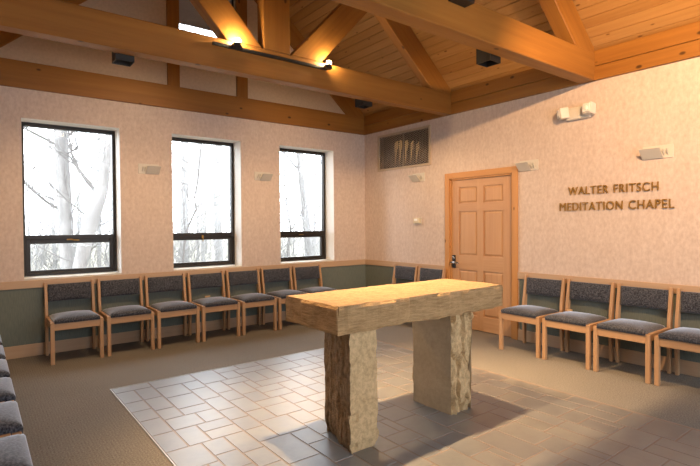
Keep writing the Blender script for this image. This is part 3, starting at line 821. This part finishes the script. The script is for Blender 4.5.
# raised lettering
sg = thing('wall_lettering', 'raised brass letters in two lines on the wall right of the door', 'lettering', (0, -4.05, 1.56))
def line(text, ya, yb, z0, h):
    cu = bpy.data.curves.new('letters', 'FONT'); cu.body = text; cu.size = 1; cu.extrude = .09; cu.space_character = 1.12; cu.space_word = 1.15; cu.offset = 0.0
    to = bpy.data.objects.new('letters', cu); C.objects.link(to); bpy.context.view_layer.update()
    me = bpy.data.meshes.new_from_object(to.evaluated_get(bpy.context.evaluated_depsgraph_get()))
    bpy.data.objects.remove(to)
    bm = bmesh.new(); bm.from_mesh(me); bmesh.ops.remove_doubles(bm, verts=bm.verts, dist=2e-6)
    xs_ = [v.co.x for v in bm.verts]; zs_ = [v.co.y for v in bm.verts]; zz = [v.co.z for v in bm.verts]
    x0, x1, q0, q1, w0, w1 = min(xs_), max(xs_), min(zs_), max(zs_), min(zz), max(zz)
    for v in bm.verts:
        c = v.co; v.co = Vector((-.004 - (c.z - w0) / (w1 - w0) * .014, ya + (yb - ya) * (c.x - x0) / (x1 - x0), z0 + h * (c.y - q0) / (q1 - q0)))
    # one mesh per letter
    left = set(bm.verts); isl = []
    while left:
        st_ = [left.pop()]; comp = list(st_)
        while st_:
            v = st_.pop()
            for e in v.link_edges:
                o_ = e.other_vert(v)
                if o_ in left: left.discard(o_); st_.append(o_); comp.append(o_)
        isl.append(comp)
    isl.sort(key=lambda c: -max(v.co.y for v in c))
    for comp in isl:
        nb = bmesh.new(); mp = {v: nb.verts.new(v.co) for v in comp}
        for f in {f for v in comp for f in v.link_faces}: nb.faces.new([mp[v] for v in f.verts])
        world_child(obj('letter', nb, 'brass'), sg)
    bm.free()
line('WALTER FRITSCH', -3.60, -4.51, 1.745, .088)
line('MEDITATION CHAPEL', -3.50, -4.645, 1.57, .09)

# ------------------------------------------------------------------ outdoors
bm = bmesh.new(); n = 40
rg = random.Random(4)
gv = [[bm.verts.new((-22 + 44 * i / n, .3 + 30 * (j / n) ** 1.5, -.35 + .045 * (30 * (j / n) ** 1.5) * .7 + .12 * noise.noise(Vector((i * .5, j * .5, 0))))) for j in range(n + 1)] for i in range(n + 1)]
for i in range(n):
    for j in range(n): bm.faces.new((gv[i][j], gv[i + 1][j], gv[i + 1][j + 1], gv[i][j + 1]))
struct(obj('ground', bm, 'litter', smooth=True), 'pale leaf littered woodland ground outside the windows')
def branch(bm, p, d, L, r, rg, depth, mi, bend=.25):
    pts = [Vector(p)]; rad = [r]; d = Vector(d).normalized(); n = 5
    kids = []
    for s in range(1, n + 1):
        d = (d + Vector((rg.uniform(-1, 1), rg.uniform(-1, 1), rg.uniform(-.4, .8))) * bend).normalized()
        pts.append(pts[-1] + d * L / n); rad.append(r * (1 - .8 * s / n))
        if depth > 0 and s >= 2: kids.append((pts[-1], d.copy(), rad[-1]))
    tube(bm, pts, rad, 5 if r > .012 else 4, mi, False)
    for q, dd, rr in kids:
        for _ in range(1 if depth == 1 else 2):
            nd = (dd + Vector((rg.uniform(-1, 1), rg.uniform(-1, 1), rg.uniform(-.3, .6))) * .9).normalized()
            branch(bm, q, nd, L * rg.uniform(.4, .65), max(rr * .65, .006), rg, depth - 1, mi, bend)
def tree(label, pts, radii, limbs, seed, mat, group=None, rootz=None):
    rg = random.Random(seed)
    t = thing('bare_tree', label, 'tree', pts[0], 0, group or 'bare trees outside')
    bm = bmesh.new(); tube(bm, pts, radii, 12)
    for v in bm.verts: v.co += Vector((noise.noise(v.co * 3), noise.noise(v.co * 3 + Vector((5, 5, 5))), 0)) * radii[0] * .15
    world_child(obj('trunk', bm, mat, None, smooth=True), t)
    bm = bmesh.new(); extra = []
    if mat != 'bark_pale':
        for _ in range(7):
            i = rg.randrange(1, len(pts) - 1); f = rg.random(); p = Vector(pts[i]).lerp(Vector(pts[i + 1]), f) if pts[i + 1][2] < 5 else Vector(pts[i])
            a = rg.uniform(0, 6.28); extra.append((p, (math.cos(a), .3 * math.sin(a), rg.uniform(.2, .9)), rg.uniform(.9, 1.7), max(.012, radii[i] * .16), 2))
    for p, d, L, r, dep in list(limbs) + extra: branch(bm, p, d, L, r, rg, dep, 0, .22)
    world_child(obj('branches', bm, mat if mat == 'bark_pale' else 'twig', None), t)
    return t
tree('thick straight grey trunk outside the left window', [(-3.88, 4, -.4), (-3.9, 4, .6), (-3.95, 4, 1.9), (-3.99, 4, 3.3), (-4.05, 4, 5.2), (-4.0, 4.1, 8)], [.15, .125, .12, .115, .10, .05],
     [((-3.95, 4, 1.7), (-.9, -.1, .7), 1.6, .035, 2), ((-3.98, 4, 2.9), (-.9, .1, .35), 1.5, .03, 2), ((-3.97, 4, 3.0), (.7, .2, .7), 1.4, .03, 2), ((-4, 4, 4.2), (-.6, -.3, .9), 2.2, .04, 2), ((-4, 4, 3.5), (.6, .4, .5), 1.8, .03, 2), ((-3.92, 4, 1.2), (.8, -.1, .4), 1.0, .018, 2)], 1, 'bark')
tree('leaning forked grey tree outside the left window', [(-4.1, 3.5, -.35), (-3.81, 3.5, .69), (-3.61, 3.5, 1.46), (-3.42, 3.5, 2.1), (-3.31, 3.5, 2.66), (-3.23, 3.5, 3.3), (-3.1, 3.5, 5), (-3.0, 3.5, 7)], [.13, .10, .13, .12, .085, .075, .06, .03],
     [((-3.46, 3.5, 2.02), (-.55, 0, .8), 1.5, .045, 2), ((-3.3, 3.5, 2.7), (.7, -.2, .6), 1.2, .025, 2), ((-3.6, 3.5, 1.4), (.9, .1, .3), 1.1, .02, 2), ((-3.75, 3.5, .9), (.8, 0, .5), .9, .018, 2), ((-3.25, 3.5, 3.2), (-.8, .2, .7), 1.6, .03, 2)], 2, 'bark')
tree('pale slender trunk outside the left half of the middle window', [(-1.1, 6, -.3), (-1.05, 6, .5), (-1.0, 6, 3.5), (-1.0, 6, 8)], [.11, .10, .09, .04],
     [((-1.03, 6, 1.8), (-.8, 0, .8), 1.4, .02, 2), ((-1.02, 6, 2.4), (.8, 0, .8), 1.4, .02, 2), ((-1.05, 6, 1.0), (.8, 0, .5), 1.2, .018, 2), ((-1, 6, 3.2), (-.8, 0, .7), 1.4, .02, 2)], 3, 'bark_pale')
tree('pale slender trunk outside the right half of the middle window', [(-.1, 6, -.3), (-.12, 6, .5), (-.16, 6, 2.1), (-.1, 6, 3.5), (0, 6, 8)], [.12, .11, .10, .09, .04],
     [((-.15, 6, 1.9), (-.8, 0, 1), 1.6, .018, 2), ((-.12, 6, 2.8), (-.7, 0, 1), 1.2, .015, 2), ((-.12, 6, 1.0), (-.7, 0, .3), 1.1, .015, 2)], 4, 'bark_pale')
tree('thin dark sapling curving outside the middle window', [(-2.2, 3, -.3), (-2.05, 3, 1.2), (-1.97, 3, 1.45), (-1.83, 3, 1.75), (-1.85, 3, 2.0), (-1.78, 3, 2.35), (-1.71, 3, 3.0), (-1.6, 3, 4.5)], [.03, .022, .02, .018, .017, .015, .012, .006],
     [((-1.85, 3, 1.72), (-.5, 0, 1), .7, .009, 1), ((-1.97, 3, 1.45), (.6, 0, .4), .7, .009, 1), ((-1.8, 3, 2.3), (-.7, .1, .5), .6, .008, 1), ((-2.03, 3, 1.25), (-.8, 0, .5), .6, .009, 1)], 5, 'twig')
tree('leaning grey trunk outside the corner window', [(2.3, 5, -.3), (2.1, 5, .52), (1.93, 5, 2.12), (1.79, 5, 3.43), (1.6, 5, 7)], [.13, .115, .11, .095, .05],
     [((1.85, 5, 2.9), (-.8, 0, .5), 1.5, .03, 2), ((2.0, 5, 1.5), (-.8, 0, .8), 1.4, .025, 2), ((1.9, 5, 2.4), (.7, 0, .6), 1.2, .025, 2), ((2.05, 5, 1.0), (.8, 0, .5), 1.1, .02, 2)], 6, 'bark')
tree('forked dark sapling outside the left part of the corner window', [(.75, 4, -.3), (.85, 4, 1.0), (.92, 4, 1.31), (.80, 4, 1.9), (.76, 4, 2.41), (.7, 4, 4)], [.035, .03, .028, .022, .018, .008],
     [((.66, 4, 1.95), (.8, 0, .7), 1.0, .022, 2), ((.9, 4, 1.3), (.6, 0, .8), 1.1, .018, 2), ((.86, 4, 1.1), (-.7, 0, .6), .9, .015, 2), ((.78, 4, 2.3), (-.5, 0, .9), .8, .012, 1)], 7, 'twig')
rg = random.Random(21)
far = [(-3.3, 11), (2.4, 8.3), (-5.2, 10), (-4.4, 13), (-2.9, 9), (-1.9, 12), (-.6, 11), (.8, 9.5), (1.9, 13), (2.9, 10), (4.2, 12), (5.2, 9.5), (6.4, 13), (-3.6, 16), (3.4, 16), (.2, 16)]
for i, (x, y) in enumerate(far):
    x += 0; z = -.4 + .0315 * y; l = rg.uniform(-.3, .3); r = rg.uniform(.03, .065)
    limbs = []
    for _ in range(5):
        h = rg.uniform(1.0, 4.5); a = rg.uniform(0, 6.28)
        limbs.append(((x + l * h / 7, y, z + h), (math.cos(a), .4 * math.sin(a), .7), rg.uniform(.9, 1.5), r * .35, 2))
    tree('pale bare tree further back in the woods outside the windows', [(x, y, z - .2), (x + l * .3, y, z + 2.2), (x + l, y, z + 8)], [r * 1.1, r, r * .4], limbs, 40 + i, 'bark_pale', 'pale trees deep in the woods')
for i, (x, y, lab) in enumerate(((-4.5, 5.5, 'tangle of bare brush low outside the left part of the left window'), (-3.3, 5.2, 'tangle of bare brush low outside the right part of the left window'),
                               (-1.5, 4.6, 'tangle of bare brush low outside the middle window'), (1.3, 4.4, 'tangle of bare brush low outside the corner window'))):
    rg = random.Random(70 + i); bm = bmesh.new()
    for _ in range(26):
        a = rg.uniform(0, 6.28); px, py = x + rg.uniform(-.35, .35), y + rg.uniform(-.2, .2)
        branch(bm, (px, py, -.35), (math.cos(a) * .5, math.sin(a) * .5, 1), rg.uniform(1.2, 2.0), .012, rg, 2, 0, .3)
    o = obj('brush', bm, 'bark_pale'); tag(o, lab, 'brush', 'bare brush outside')

# ------------------------------------------------------------------ sky
w = bpy.data.worlds.new('overcast'); S.world = w; w.use_nodes = True
bg = w.node_tree.nodes['Background']; bg.inputs[0].default_value = (.86, .93, 1.0, 1); bg.inputs[1].default_value = 9.0

# ------------------------------------------------------------------ camera
cam = bpy.data.cameras.new('camera'); co = bpy.data.objects.new('camera', cam); C.objects.link(co); S.camera = co
cam.sensor_fit = 'HORIZONTAL'; cam.sensor_width = 36; cam.lens = 489.205 * 36 / 700
yaw, pit, rol = 0.914482290, -0.016907791, -0.00713212838
cf = Vector((math.cos(yaw) * math.cos(pit), math.sin(yaw) * math.cos(pit), math.sin(pit)))
r_ = Vector((math.sin(yaw), -math.cos(yaw), 0)); u_ = r_.cross(cf)
r2 = math.cos(rol) * r_ + math.sin(rol) * u_; u2 = -math.sin(rol) * r_ + math.cos(rol) * u_
mt = Matrix((r2, u2, -cf)).transposed().to_4x4(); mt.translation = (-5.29649284, -6.45073952, 1.43202613)
co.matrix_world = mt; cam.clip_start = .02
